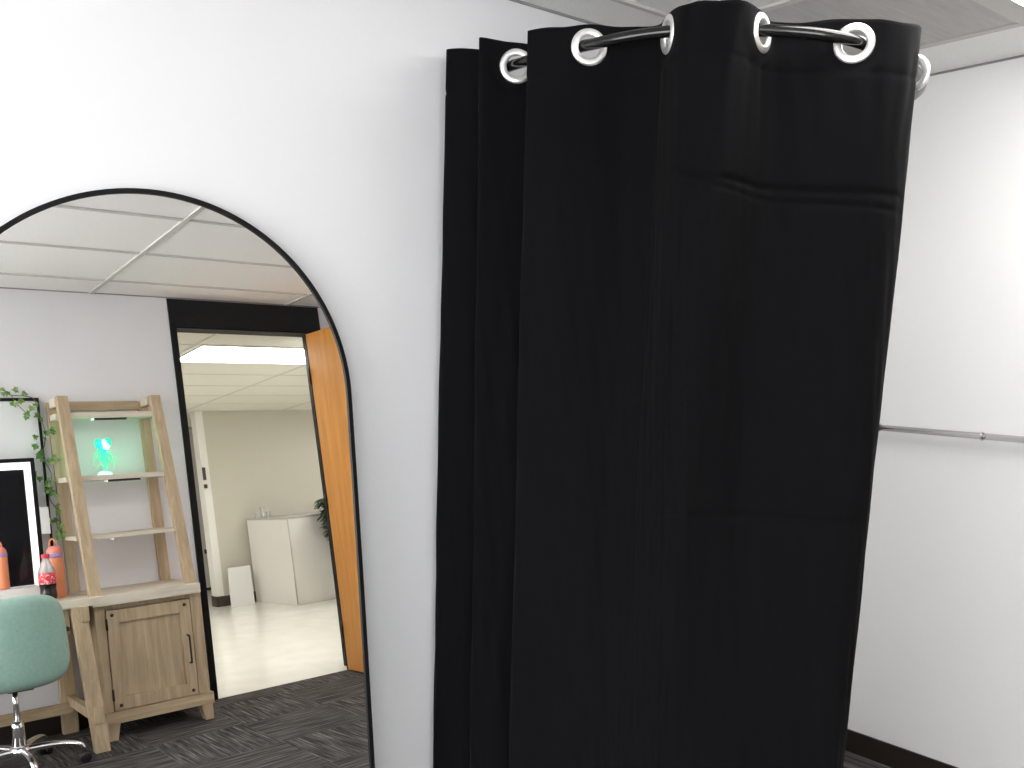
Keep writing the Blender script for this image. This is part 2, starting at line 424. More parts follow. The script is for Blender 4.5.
hexa(bm, [(3.607, -5.33, 0), (3.862, -5.33, 0), (3.862, -5.30, 0), (3.607, -5.30, 0)], [(3.625, -5.36, .393), (3.868, -5.36, .393), (3.868, -5.33, .393), (3.625, -5.33, .393)], .003)
tag(new('white_board', bm, M_whiteplastic), 'small blank white board leaning beside the hallway counter', 'board')

pl = thing('hanging_plant', 'dark green leafy plant trailing beside the orange door in hallway', 'plant', (4.58, -4.58, 0))
bm = B(); lathe(bm, [(0, 0), (.13, 0), (.15, .02), (.17, .42), (.18, .44), (.165, .44), (.15, .40), (0, .40)], (4.62, -4.48, 0), 28); new('planter', bm, M_lamtop, pl)
bm = B(); tube(bm, [(4.62, -4.48, .38), (4.61, -4.49, .7), (4.60, -4.5, .95)], [.018, .014, .006], 8)
for k in range(9):
    a = k*2.4; tube(bm, [(4.615, -4.485, .45+.05*k), (4.615+.1*math.cos(a), -4.485+.08*math.sin(a), .58+.05*k)], [.006, .003], 6)
new('stem', bm, M_stem, pl)
bm = B()
def leaf(bm, p, d, up, L, W, fold=.25):
    d = d.normalized(); s = d.cross(up).normalized(); n = s.cross(d).normalized()
    prof = [(0, .05), (.15, .75), (.35, 1.0), (.6, .8), (.82, .4), (1, 0)]
    mid = [bm.verts.new(p + d*L*t - n*L*.18*t*t) for t, w in prof]
    for sg in (1, -1):
        ed = [bm.verts.new(p + d*L*t + s*sg*W*w + n*(fold*W*w) - n*L*.18*t*t) for t, w in prof]
        for i in range(len(prof)-1):
            try:
                f = bm.faces.new((mid[i], mid[i+1], ed[i+1], ed[i]) if sg > 0 else (ed[i], ed[i+1], mid[i+1], mid[i])); f.smooth = True
            except ValueError: pass
for k in range(1200):
    z = random.uniform(.44, 1.02); rr = .04 + .20*min(1, max(.05, (z-.40)/.45))
    a = random.uniform(0, 6.28); q = rr*math.sqrt(random.random())
    p = Vector((4.60+q*math.cos(a), -4.5+q*math.sin(a), z))
    leaf(bm, p, Vector((math.cos(a), math.sin(a), random.uniform(-.7, .5))), Vector((0, 0, 1)), random.uniform(.06, .10), random.uniform(.022, .036))
new('foliage', bm, M_plant, pl, True)

# ------------------------------------------------------------------ big arched floor mirror, leaning on the wall
mn = Vector((-.00835, -.996494, .083246)).normalized()
eu = Vector((math.cos(-.0083), math.sin(-.0083), 0)).normalized()
ev = mn.cross(eu); ev = ev if ev.z > 0 else -ev
CAMH = 1.479866
S0, QA, QB, QC, U0, V0 = MIRROR = (1.8050450324, -.021, -.0144, -.032, .75, -.4)
UC, VC, RO, VB = .628, .005, .4129, -1.324
TW = .0143                      # the mirror stands slightly rotated in its own plane
def turn(u, v): return UC+.003+(u-UC)-TW*(v-VC), v+TW*(u-UC)
def mp(u, v, off=0.0):
    u, v = turn(u, v)
    a, b = u-U0, v-V0
    dl = .5*QA*b*b + QB*a*b + .5*QC*a*a
    p = eu*u + ev*v + mn*(-S0 + dl + off)
    return Vector((p.x, p.y, p.z + CAMH))
def mnorm(u, v):
    u, v = turn(u, v)
    a, b = u-U0, v-V0
    return (mn - ev*(QA*b + QB*a) - eu*(QB*b + QC*a)).normalized()
mr = thing('floor_mirror', 'large arched floor mirror in thin black frame leaning against the white wall', 'mirror', mp(UC, VB, -.015))
def outline(r, vb, nseg=72, nside=40):
    pts = []
    for i in range(nside): pts.append((UC+r, vb + (VC-vb)*i/nside))
    for i in range(nseg+1):
        a = math.pi*i/nseg; pts.append((UC + r*math.cos(a), VC + r*math.sin(a)))
    for i in range(1, nside+1): pts.append((UC-r, VC + (vb-VC)*i/nside))
    nb = 24
    for i in range(1, nb): pts.append((UC - r + 2*r*i/nb, vb))
    return pts
FW = .0095
oi, oo = outline(RO-FW, VB+FW), outline(RO, VB)
bm = B(); n = len(oi)
L4 = [[bm.verts.new(mp(*q, off)) for q in pts] for pts, off in ((oi, .004), (oo, .004), (oo, -.024), (oi, -.024))]
for k in range(n):
    k2 = (k+1) % n
    for a in range(4):
        b = (a+1) % 4
        bm.faces.new((L4[a][k], L4[a][k2], L4[b][k2], L4[b][k]))
bmesh.ops.recalc_face_normals(bm, faces=bm.faces[:])
fo = new('frame', bm, M_frameblack, mr)
# glass: rows across the arch, with the true surface normal at every vertex
bm = B(); rows = []; uvs = []
rg = RO-FW+.001; vb = VB+FW-.001; NV, NU = 130, 60
for i in range(NV+1):
    t = i/NV
    v_ = vb + (VC-vb)*(t/.7) if t < .7 else VC + rg*math.sin((t-.7)/.3*math.pi/2*.9995)
    w = rg if v_ <= VC else math.sqrt(max(rg*rg - (v_-VC)**2, 1e-10))
    row = []
    for j in range(NU+1):
        u_ = UC + w*(2*j/NU-1); row.append(bm.verts.new(mp(u_, v_))); uvs.append((u_, v_))
    rows.append(row)
for a, b in zip(rows, rows[1:]):
    for j in range(NU): f = bm.faces.new((a[j], a[j+1], b[j+1], b[j])); f.smooth = True
go = new('mirror_glass', bm, M_mirror, mr, True)
go.data.normals_split_custom_set_from_vertices([mnorm(*q) for q in uvs])
bm = B(); back = [bm.verts.new(mp(*q, -.0225)) for q in outline(RO-.003, VB+.003)]; bm.faces.new(back)
r_ = bmesh.ops.extrude_face_region(bm, geom=bm.faces[:]); bmesh.ops.translate(bm, verts=[g for g in r_['geom'] if isinstance(g, bmesh.types.BMVert)], vec=mn*.004)
bmesh.ops.recalc_face_normals(bm, faces=bm.faces[:])
new('backing_board', bm, M_black, mr)

# ------------------------------------------------------------------ curtain on its bent rod
Z0 = CAMH
ROD = [(1.4, 1.862, 0.59), (1.392, 1.75, 0.589), (1.3921, 1.6365, 0.5934), (1.419, 1.4359, 0.5957), (1.4891, 1.2831, 0.6008), (1.5776, 1.1218, 0.5841), (1.7006, 0.9981, 0.5601), (1.9176, 0.987, 0.537), (2.1033, 1.0928, 0.5346), (2.1973, 1.316, 0.5346), (2.2207, 1.645, 0.5346), (2.225, 1.862, 0.535)]
rod = thing('curtain_rod', 'black U-shaped curtain rod fixed to the white wall, holding the black curtain', 'curtain rod', (1.165, 1.862, Z0+.505))
bm = B(); tube(bm, [Vector((p[0], p[1], p[2]+Z0)) for p in (cr(ROD, t*(len(ROD)-1)/150) for t in range(151))], .0120, 16); new('rod_tube', bm, M_rod, rod)
for p in (ROD[0], ROD[-1]):
    bm = B(); lathe(bm, [(0, 0), (.021, 0), (.021, .006), (.016, .010), (.014, .03), (0, .03)], (p[0], p[1], p[2]+Z0), 28, 0, (0, -1, 0)); new('wall_flange', bm, M_rod, rod)

TOP = [(1.378, 1.846, 0.648), (1.354, 1.828, 0.649), (1.322, 1.797, 0.65), (1.3771, 1.7413, 0.6463), (1.4218, 1.7179, 0.6463), (1.3771, 1.7014, 0.6463), (1.3172, 1.6732, 0.6439), (1.3921, 1.6365, 0.6385), (1.4394, 1.5804, 0.6286), (1.383, 1.5393, 0.6228), (1.3219, 1.5181, 0.6228), (1.3589, 1.4775, 0.6301), (1.419, 1.4359, 0.6364), (1.4946, 1.3917, 0.6354), (1.5141, 1.3256, 0.6324), (1.4891, 1.2831, 0.6354), (1.4481, 1.2037, 0.6244), (1.4759, 1.1708, 0.6314), (1.5114, 1.1166, 0.6231), (1.5776, 1.1218, 0.6171), (1.6278, 1.1316, 0.6136), (1.6637, 1.0734, 0.6059), (1.7006, 0.9981, 0.6005), (1.7331, 0.9341, 0.5898), (1.8036, 0.9224, 0.591), (1.8624, 0.9518, 0.5969), (1.9094, 0.9893, 0.5993), (1.9623, 1.0751, 0.5993), (2.0445, 1.175, 0.5875), (2.1503, 1.2573, 0.5875), (2.115, 1.3865, 0.5875), (2.2325, 1.4923, 0.5875), (2.1855, 1.6215, 0.5875), (2.245, 1.74, 0.588), (2.2, 1.82, 0.588)]
BOT = [(1.335, 1.848), (1.312, 1.832), (1.292, 1.807), (1.3336, 1.7508), (1.3512, 1.7214), (1.3219, 1.6955), (1.2925, 1.6662), (1.3219, 1.6274), (1.363, 1.5863), (1.316, 1.5451), (1.288, 1.52), (1.318, 1.43), (1.345, 1.365), (1.36, 1.325), (1.366, 1.29), (1.372, 1.26), (1.378, 1.235), (1.383, 1.212), (1.393, 1.188), (1.43, 1.145), (1.475, 1.1), (1.525, 1.05), (1.57, 1.005), (1.612, 0.962), (1.635, 0.955), (1.655, 0.975), (1.692, 1.034), (1.786, 1.1162), (1.88, 1.2338), (1.974, 1.3277), (1.9505, 1.4335), (2.068, 1.5275), (2.0445, 1.645), (2.115, 1.74), (2.08, 1.82)]
ZB, ZBOT = .57, .035
cur = thing('curtain', 'black grommet curtain hanging around the changing corner to the floor', 'curtain', (1.35, 1.1, 0))
NS = 680
zs = [0]
z_ = 0.0
while z_ < 1.99:
    z_ += .006 if z_ < .13 else (.010 if z_ < .24 else (.0045 if z_ < .40 else (.010 if z_ < .84 else (.0055 if z_ < 1.02 else .02)))); zs.append(z_)
bm = B(); grid = []
for i in range(NS+1):
    t = i/NS*(len(TOP)-1)
    tx, ty, tz = cr(TOP, t); bx, by = cr(BOT, t)
    tz += Z0; col = []
    # local normal of the fold for the crease lines
    t2 = min(t+.02, len(TOP)-1.0001); t1 = max(t-.02, 0)
    qx1, qy1, _ = cr(TOP, t1); qx2, qy2, _ = cr(TOP, t2)
    nx, ny = (qy2-qy1), -(qx2-qx1); ln = math.hypot(nx, ny) or 1; nx, ny = nx/ln, ny/ln
    wv_ = .0016*math.sin(t*2.1) + .0010*math.sin(t*5.3+1)      # the cut edge is not quite level
    for z in zs:
        zz = max(tz + wv_*max(0, 1-z/.05) - z, ZBOT)
        w = (tz-zz)/(tz-ZB)
        w = w if w < 1 else 1+(w-1)*.5
        e = w**(1-.28*math.exp(-((t-17.6)/2.2)**2)) if 0 < w < 1 else w
        x, y = tx+(bx-tx)*e, ty+(by-ty)*e
        d = 0
        # packing creases pressed across the cloth
        if t > 15.5:
            for zc, a_, wd in ((1.775-.006*(t-18), -.0070, .007), (1.757-.008*(t-18), -.0045, .006), (1.125-.002*(t-18), -.0040, .007)):
                d += a_*math.exp(-((zz-zc)/wd)**2) * min(1, (t-15.5)*.7) * max(0, min(1, (24.2-t)*.6))
        # heading seam below the grommets and soft wrinkles
        d += -.0022*math.exp(-((z-.100)/.0050)**2)
        d += .0022*math.sin(t*3.3+zz*2.1)*math.sin(zz*5.0+t) * min(1, z*2)
        if t > 17: d += .0014*math.sin(t*9.5+2*math.sin(z*9+t*.7))*math.exp(-((z-.13)/.11)**2)*min(1, (t-17)*.6)*max(0, min(1, z*14))
        d += .0011*math.sin(t*11+zz*7.0) * math.sin(zz*17+t*2) * min(1, z*2)
        col.append(bm.verts.new((x+nx*d, y+ny*d, zz)))
    grid.append(col)
for a, b in zip(grid, grid[1:]):
    for j in range(len(zs)-1):
        if (a[j].co - a[j+1].co).length < 1e-6: continue
        f = bm.faces.new((a[j], a[j+1], b[j+1], b[j])); f.smooth = True
bmesh.ops.remove_doubles(bm, verts=bm.verts[:], dist=1e-5)
GR = [(7, 0), (12, 0), (15, 0), (19, 0), (22, 0), (26, R(38))]
gcent = []
for gi, extra in GR:
    q1, q2 = cr(TOP, gi-.15), cr(TOP, gi+.15)
    c = cr(TOP, gi)
    k = min(range(len(ROD)), key=lambda k: (ROD[k][0]-c[0])**2 + (ROD[k][1]-c[1])**2)
    tg = Vector((q2[0]-q1[0], q2[1]-q1[1], 0)).normalized()
    nm = Vector((tg.y, -tg.x, 0)); nm.rotate(Matrix.Rotation(extra, 3, 'Z'))
    gcent.append((Vector((c[0], c[1], ROD[k][2]+Z0-.005)), nm))
for v_ in bm.verts:
    if v_.co.z < 1.9: continue
    for g, nm in gcent[:5]:
        d = v_.co - g
        if d.length < .085:
            h_ = d.dot(nm); r = (d - nm*h_).length
            if abs(h_) < .045: k_ = max(0, min(1, (.068-r)/.028)); v_.co -= nm*h_*k_*k_*(3-2*k_)
rodpts = [Vector((p[0], p[1], p[2]+Z0)) for p in (cr(ROD, t*(len(ROD)-1)/400) for t in range(401))]
dead = []
for f in bm.faces:
    c = f.calc_center_median()
    if c.z < 1.92: continue
    if any((c-g).length < .0315 for g, _ in gcent) or min((c-p).length for p in rodpts) < .019: dead.append(f)
bmesh.ops.delete(bm, geom=dead, context='FACES')
cl = new('cloth', bm, M_cloth, cur, True)
sm = cl.modifiers.new('thickness', 'SOLIDIFY'); sm.thickness = .0016; sm.offset = 0
for g, nm in gcent:
    bm = B(); torus(bm, g, nm, .0308, .0083, 44, 14, .62); new('grommet', bm, M_nickel, cur, True)

# chrome rail on the right wall
rl = thing('wall_rail', 'thin chrome hanging rail along the right-hand white wall', 'rail', (XB-.03, 1.0, 1.160))
bm = B(); tube(bm, [(XB-.03, -.3, 1.160), (XB-.03, 1.80, 1.160)], .0100, 16); new('rail_tube', bm, M_rail, rl)
for y in (1.30, 1.64, .4):
    bm = B(); tube(bm, [(XB, y, 1.160), (XB-.03, y, 1.160)], .006, 10); torus(bm, (XB-.03, y, 1.160), (0, 1, 0), .0115, .0028, 20, 8)
    new('rail_bracket', bm, M_rail, rl)

# ------------------------------------------------------------------ ladder bookcase cabinet with hutch
def yd(d): return YF + d
def sh(z): return -.020*max(0, (z-.70))           # the hutch stands very slightly out of plumb
cb = thing('ladder_cabinet', 'washed-oak cabinet with open ladder shelves standing beside the doorway', 'cabinet', (1.5, yd(.2), 0))
X0, X1, FD = 1.238, 1.778, .400
bm = B()
box(bm, X0, X0+.02, yd(.02), yd(FD-.02), .08, .652); box(bm, X1-.02, X1, yd(.02), yd(FD-.02), .08, .652)
box(bm, X0+.02, X1-.02, yd(.02), yd(.03), .08, .652); box(bm, X0+.02, X1-.02, yd(.03), yd(FD-.02), .12, .135)
box(bm, X0, 1.2865, yd(FD-.02), yd(FD), .135, .652, .0015); box(bm, 1.7190, X1, yd(FD-.02), yd(FD), .135, .652, .0015)
box(bm, 1.2865, 1.719, yd(FD-.02), yd(FD), .6325, .652, .001)
new('cabinet_body', bm, M_oak, cb)
bm = B(); box(bm, 1.246, 1.792, yd(FD-.03), yd(FD+.012), .080, .137, .002); new('base_rail', bm, M_oakx, cb)
for xa, xb_ , fx in ((1.252, 1.312, 1), (1.722, 1.784, -1)):
    bm = B(); k = .018
    lo = (xa + (0 if fx > 0 else k), xb_ - (k if fx > 0 else 0))
    hexa(bm, [(lo[0], yd(FD-.05), 0), (lo[1], yd(FD-.05), 0), (lo[1], yd(FD+.004), 0), (lo[0], yd(FD+.004), 0)],
         [(xa, yd(FD-.05), .081), (xb_, yd(FD-.05), .081), (xb_, yd(FD+.004), .081), (xa, yd(FD+.004), .081)], .0015)
    new('foot', bm, M_oak, cb)
    bm = B(); box(bm, xa, xb_, yd(.02), yd(.07), 0, .081, .002); new('foot', bm, M_oak, cb)
# framed door
door = None
DX0, DX1, DZ0, DZ1 = 1.2915, 1.7145, .141, .627
bm = B()
box(bm, DX0, DX0+.056, yd(FD-.012), yd(FD+.006), DZ0, DZ1, .0015); box(bm, DX1-.056, DX1, yd(FD-.012), yd(FD+.006), DZ0, DZ1, .0015)
box(bm, DX0+.056, DX1-.056, yd(FD-.012), yd(FD+.0055), DZ0, DZ0+.062, .0015); box(bm, DX0+.056, DX1-.056, yd(FD-.012), yd(FD+.0055), DZ1-.062, DZ1, .0015)
door = new('cabinet_door', bm, M_oak, cb)
bm = B()
nb = 5; x_ = DX0+.054; w_ = (DX1-DX0-.108)/nb
for k in range(nb): box(bm, x_+k*w_, x_+(k+1)*w_, yd(FD-.022), yd(FD-.011), DZ0+.06, DZ1-.06, .0012)
new('door_panel', bm, M_oak, door)
for bx_, bz in ((1.318, .603), (1.685, .603), (1.688, .164), (1.322, .163)):
    bm = B(); lathe(bm, [(0, .0075), (.0045, .007), (.0085, .003), (.0085, 0)], (bx_, yd(FD+.006), bz), 16, 0, (0, 1, 0)); new('bolt_head', bm, M_iron, door)
bm = B(); tube(bm, [(1.686, yd(FD+.006), .447), (1.686, yd(FD+.032), .443), (1.686, yd(FD+.034), .43), (1.686, yd(FD+.034), .322), (1.686, yd(FD+.032), .309), (1.686, yd(FD+.006), .305)], .0052, 10)
new('door_handle', bm, M_iron, door)
for z in (.56, .217):
    bm = B(); tube(bm, [(1.290, yd(FD+.004), z-.028), (1.290, yd(FD+.004), z+.028)], .0055, 10); new('door_hinge', bm, M_iron, door)
bm = B(); box(bm, 1.226, 1.772, yd(.0), yd(.430), .655, .704, .0025); new('cabinet_top', bm, M_top, cb)
# leaning front posts, upright rear posts
def fd_(z): return .375 + (.190-.375)*(z-.704)/(1.718-.704)
LP, RP = (1.232, 1.288), (1.720, 1.775)
for (a, b) in (LP, RP):
    bm = B(); z0, z1 = .704, 1.718
    hexa(bm, [(a+sh(z0), yd(fd_(z0)-.046), z0), (b+sh(z0), yd(fd_(z0)-.046), z0), (b+sh(z0), yd(fd_(z0)), z0), (a+sh(z0), yd(fd_(z0)), z0)],
         [(a+sh(z1), yd(fd_(z1)-.046), z1), (b+sh(z1), yd(fd_(z1)-.046), z1), (b+sh(z1), yd(fd_(z1)), z1), (a+sh(z1), yd(fd_(z1)), z1)], .002)
    new('front_post', bm, M_oak, cb)
for (a, b) in ((1.216, 1.272), (1.698, 1.754)):
    bm = B(); z0, z1 = .704, 1.700
    hexa(bm, [(a+sh(z0), yd(.004), z0), (b+sh(z0), yd(.004), z0), (b+sh(z0), yd(.034), z0), (a+sh(z0), yd(.034), z0)],
         [(a+sh(z1), yd(.004), z1), (b+sh(z1), yd(.004), z1), (b+sh(z1), yd(.034), z1), (a+sh(z1), yd(.034), z1)], .002)
    new('rear_post', bm, M_oak, cb)
    bm = B(); ta, tb = a+.012+sh(1.7), b-.006+sh(1.7); box(bm, ta, tb, yd(.034), yd(.150), 1.668, 1.712, .002); new('side_arm', bm, M_top, cb)
bm = B(); box(bm, 1.272+sh(1.68), 1.698+sh(1.68), yd(.010), yd(.032), 1.655, 1.704, .002); new('back_rail', bm, M_oakx, cb)
for k, (z0, z1, df) in enumerate(((1.600, 1.630, None), (1.273, 1.299, None), (.976, .996, None))):
    fdz = fd_(z1)-.012
    s_ = sh(z0)
    bm = B()
    box(bm, 1.222+s_, 1.768+s_, yd(.036), yd(fdz-.036), z0, z1, .002)
    box(bm, 1.290+s_, 1.718+s_, yd(fdz-.037), yd(fdz), z0, z1, .002)
    shelf = new('shelf', bm, M_top, cb)
    xl = (1.395, 1.415, 1.40)[k]
    if k < 2:
        bm = B(); box(bm, xl, xl+.165, yd(fdz-.026), yd(fdz-.010), z0-.011, z0, .001); new('light_slot', bm, M_iron, shelf)
    bm = B(); lathe(bm, [(0, -.012), (.009, -.011), (.009, 0)], (xl-.012, yd(fdz-.018), z0), 14); new('light_dot', bm, M_puck, shelf)

# glowing green ornament on the second shelf
gl = thing('green_lamp', 'glowing green novelty lamp standing on the second ladder shelf', 'lamp', (1.437, yd(.12), 1.299))
gx, gy_ = 1.437, yd(.125)
bm = B(); lathe(bm, [(0, 0), (.036, 0), (.038, .006), (.030, .016), (.012, .022), (0, .023)], (gx-.005, gy_, 1.299), 28); new('lamp_base', bm, M_greenhot, gl, True)
bm = B(); lathe(bm, [(0, .020), (.008, .022), (.0065, .06), (.0065, .12), (.012, .15), (0, .16)], (gx, gy_, 1.299), 20); new('lamp_stem', bm, M_greenglass, gl, True)
bm = B()
for dx, dz, rr in ((-.023, .170, .021), (.023, .174, .021), (0, .150, .024)):
    lathe(bm, [(rr*math.sin(math.pi*k/10), -rr*1.25*math.cos(math.pi*k/10)) for k in range(11)], (gx+dx, gy_, 1.299+dz), 18)
new('lamp_head', bm, M_green, gl, True)
bm = B(); lathe(bm, [(.014*math.sin(math.pi*k/10), -.018*math.cos(math.pi*k/10)) for k in range(11)], (gx+.002, gy_+.022, 1.299+.172), 16); new('lamp_bulb', bm, M_greenhot, gl, True)
bm = B()
rg_ = random.Random(3)
for k in range(44):
    a = rg_.uniform(0, 6.28); q = rg_.uniform(.012, .05); z0 = rg_.uniform(1.40, 1.455); dr_ = rg_.uniform(.03, .10); sp = rg_.uniform(.3, 1.5)
    c_, s_ = math.cos(a), math.sin(a)*.6
    pts = [(gx+c_*.012, gy_+s_*.012, z0), (gx+c_*q*.7, gy_+s_*q*.7, z0-dr_*.15), (gx+c_*q*sp, gy_+s_*q*sp, z0-dr_*.6), (gx+c_*q*(sp+.25)+rg_.uniform(-.012, .012), gy_+s_*q*sp, max(1.325, z0-dr_))]
    tube(bm, [cr(pts, t*3/12) for t in range(13)], [.0028-.0016*t/12 for t in range(13)], 6)
new('tendrils', bm, M_greenglass, gl, True)

ld = bpy.data.lights.new('lamp_glow', 'POINT'); ld.energy = .55; ld.color = (.06, 1, .45); ld.shadow_soft_size = .015
lo_ = bpy.data.objects.new('lamp_glow', ld); COL.objects.link(lo_); lo_.location = (gx+.002, gy_+.05, 1.299+.150)
lo_.parent = gl; lo_.matrix_parent_inverse = Matrix.Translation(-Vector(gl.location))
# ------------------------------------------------------------------ writing desk (A-frame legs)
dk = thing('writing_desk', 'washed-oak desk with slanted legs and pale top beside the ladder cabinet', 'desk', (.75, yd(.25), 0))
bm = B(); box(bm, .10, 1.224, yd(.0), yd(.445), .668, .704, .0025); new('desk_top', bm, M_top, dk)
bm = B(); box(bm, .16, 1.120, yd(.05), yd(.072), .585, .668, .002); new('apron', bm, M_oakx, dk)
bm = B(); box(bm, .16, 1.125, yd(.05), yd(.40), .645, .668, .001); new('drawer_frame', bm, M_oakx, dk)
for x0, x1 in ((.62, 1.12), (.17, .60)):
    bm = B(); box(bm, x0, x1, yd(.08), yd(.405), .548, .645, .002); d_ = new('drawer', bm, M_oakx, dk)
    bm = B(); lathe(bm, [(0, .02), (.011, .018), (.012, .012), (.005, .006), (.005, 0)], (x1-.015, yd(.405), .572), 14, 0, (0, 1, 0)); new('drawer_knob', bm, M_iron, d_)
for xs in (1.158, .19):
    w = .034
    bm = B(); tx, bx2 = xs, xs+.024
    hexa(bm, [(bx2-w, yd(.515), 0), (bx2+w, yd(.515), 0), (bx2+w, yd(.56), 0), (bx2-w, yd(.56), 0)], [(tx-w, yd(.40), .668), (tx+w, yd(.40), .668), (tx+w, yd(.445), .668), (tx-w, yd(.445), .668)], .002)
    fl = new('front_leg', bm, M_oak, dk)
    for zc, dc_, xo in ((.17, .535, .020), (.635, .452, .022)):
        bm = B(); box(bm, xs+xo-.018, xs+xo+.018, yd(dc_-.03), yd(dc_+.016), zc-.036, zc+.036, .002); new('tenon_block', bm, M_oak, fl)
    bm = B(); hexa(bm, [(xs-.04, yd(.015), 0), (xs+.036, yd(.015), 0), (xs+.036, yd(.062), 0), (xs-.04, yd(.062), 0)], [(xs-.034, yd(.03), .668), (xs+.03, yd(.03), .668), (xs+.03, yd(.075), .668), (xs-.034, yd(.075), .668)], .002)
    new('rear_leg', bm, M_oak, dk)
    bm = B(); box(bm, xs-.012, xs+.02, yd(.05), yd(.52), .148, .195, .002); new('side_stretcher', bm, M_oak, dk)
bm = B(); box(bm, .19, 1.165, yd(.085), yd(.115), .112, .163, .002); new('back_stretcher', bm, M_oakx, dk)

# lit vanity mirror on the desk
vm = thing('vanity_mirror', 'tabletop vanity mirror with glowing white border and dark painted reflection on the desk', 'mirror', (.78, yd(.07), .704))
VX0, VX1, VZ0, VZ1 = .46, 1.098, .712, 1.412
bm = B()
fw = .020
box(bm, VX0, VX1, yd(.05), yd(.086), VZ1-fw, VZ1, .006); box(bm, VX0, VX0+fw, yd(.05), yd(.086), VZ0, VZ1-fw, .004)
box(bm, VX1-fw, VX1, yd(.05), yd(.086), VZ0, VZ1-fw, .004); box(bm, VX0+fw, VX1-fw, yd(.05), yd(.086), VZ0, VZ0+fw, .004)
box(bm, VX0+fw, VX1-fw, yd(.05), yd(.058), VZ0+fw, VZ1-fw)
new('frame', bm, M_black, vm)
bm = B(); a, b, c, d = VX0+fw, VX1-fw, VZ0+fw, VZ1-fw; lb = .034
box(bm, a, b, yd(.060), yd(.078), d-lb*1.1, d); box(bm, a, a+lb, yd(.060), yd(.078), c, d-lb*1.1); box(bm, b-lb, b, yd(.060), yd(.078), c, d-lb*1.1); box(bm, a+lb, b-lb, yd(.060), yd(.078), c, c+.04)
new('light_border', bm, M_led, vm)
bm = B(); box(bm, a+lb, b-lb, yd(.060), yd(.074), c+.04, d-lb*1.1); new('mirror_glass', bm, M_darkreflect, vm)  # what the mirror reflects is painted as a dark surface colour
bm = B(); box(bm, .44, 1.045, yd(.09), yd(.20), .7045, .772, .006); new('base_tray', bm, M_whiteplastic, vm)
bm = B(); box(bm, 1.099, 1.140, yd(.066), yd(.098), 1.02, 1.158, .004); new('control_box', bm, M_whiteplastic, vm)

# tall black-framed panel on the wall behind
wf = thing('framed_panel', 'tall black-framed mirror with white reflection painted in on the wall behind vanity mirror', 'panel', (.8, yd(.01), 1.2))
bm = B(); FX0, FX1, FZ0, FZ1 = .40, 1.163, .712, 1.728; q = .0125
box(bm, FX0, FX1, yd(.001), yd(.022), FZ1-q*1.3, FZ1, .002); box(bm, FX0, FX1, yd(.001), yd(.022), FZ0, FZ0+q, .002)
box(bm, FX0, FX0+q, yd(.001), yd(.022), FZ0+q, FZ1-q*1.3, .002); box(bm, FX1-q, FX1, yd(.001), yd(.022), FZ0+q, FZ1-q*1.3, .002)
new('frame', bm, M_frameblack, wf)
bm = B(); box(bm, FX0+q, FX1-q, yd(.001), yd(.010), FZ0+q, FZ1-q*1.3); new('panel_face', bm, M_whitereflect, wf)  # flat white stands in for the wall reflected in this mirror

# ivy garland draped over its corner
iv = thing('ivy_garland', 'green ivy garland trailing down the corner of the black-framed panel', 'garland', (1.15, yd(.04), 1.70))
IV = [(.80, 1.755), (.90, 1.77), (.98, 1.758), (1.03, 1.742), (1.09, 1.735), (1.135, 1.72), (1.152, 1.66), (1.165, 1.60), (1.175, 1.54), (1.165, 1.48), (1.15, 1.43), (1.165, 1.38), (1.185, 1.32), (1.17, 1.26), (1.165, 1.20), (1.19, 1.14), (1.185, 1.08), (1.19, 1.02), (1.18, .985)]
IVP = [(x, yd(.032+.006*math.sin(k*1.7)), z) for k, (x, z) in enumerate(IV)]
bm = B(); tube(bm, [cr(IVP, t*(len(IVP)-1)/110) for t in range(111)], .0022, 6)
side = [[(1.03, yd(.034), 1.742), (1.045, yd(.042), 1.70), (1.08, yd(.05), 1.655), (1.095, yd(.05), 1.625)]]
for p in side: tube(bm, [cr(p, t*3/12) for t in range(13)], .0018, 6)
new('stem', bm, M_stem, iv, True)
bm = B()
def ivy(bm, p, d, face, s):
    """a five-lobed ivy leaf with a fold along the midrib"""
    d = d.normalized(); f = (face - d*face.dot(d)).normalized(); w = d.cross(f)
    out = [(0, 0), (.22, .08), (.50, -.02), (.46, .30), (.60, .52), (.34, .58), (.20, .78), (0, 1.12)]
    c = bm.verts.new(p + d*s*.35 - f*s*.06)
    for sg in (1, -1):
        vs = [bm.verts.new(p + w*sg*a*s + d*b*s + f*(abs(a)*.22*s)) for a, b in out]
        for i in range(len(vs)-1):
            bm.faces.new((c, vs[i], vs[i+1]) if sg > 0 else (c, vs[i+1], vs[i]))
spots = [(.85, 1.77), (.90, 1.775), (.94, 1.752), (.975, 1.766), (.985, 1.735), (.998, 1.755), (.965, 1.715), (1.01, 1.745), (1.062, 1.748), (1.10, 1.735), (1.029, 1.69), (1.055, 1.695), (1.081, 1.632), (1.09, 1.615), (1.13, 1.68),
         (1.125, 1.665), (1.15, 1.62), (1.148, 1.60), (1.195, 1.545), (1.20, 1.525), (1.175, 1.535), (1.16, 1.50), (1.11, 1.50), (1.112, 1.47), (1.12, 1.46), (1.13, 1.43), (1.14, 1.415), (1.155, 1.40), (1.15, 1.385), (1.165, 1.375),
         (1.215, 1.395), (1.225, 1.385), (1.18, 1.375), (1.11, 1.312), (1.12, 1.30), (1.155, 1.28), (1.165, 1.26), (1.18, 1.275), (1.15, 1.235), (1.165, 1.215), (1.18, 1.225), (1.195, 1.20), (1.205, 1.135), (1.195, 1.12), (1.16, 1.08), (1.165, 1.07), (1.205, 1.05), (1.215, 1.045), (1.19, 1.03), (1.185, 1.015), (1.20, 1.0), (1.172, .995), (1.18, .985)]
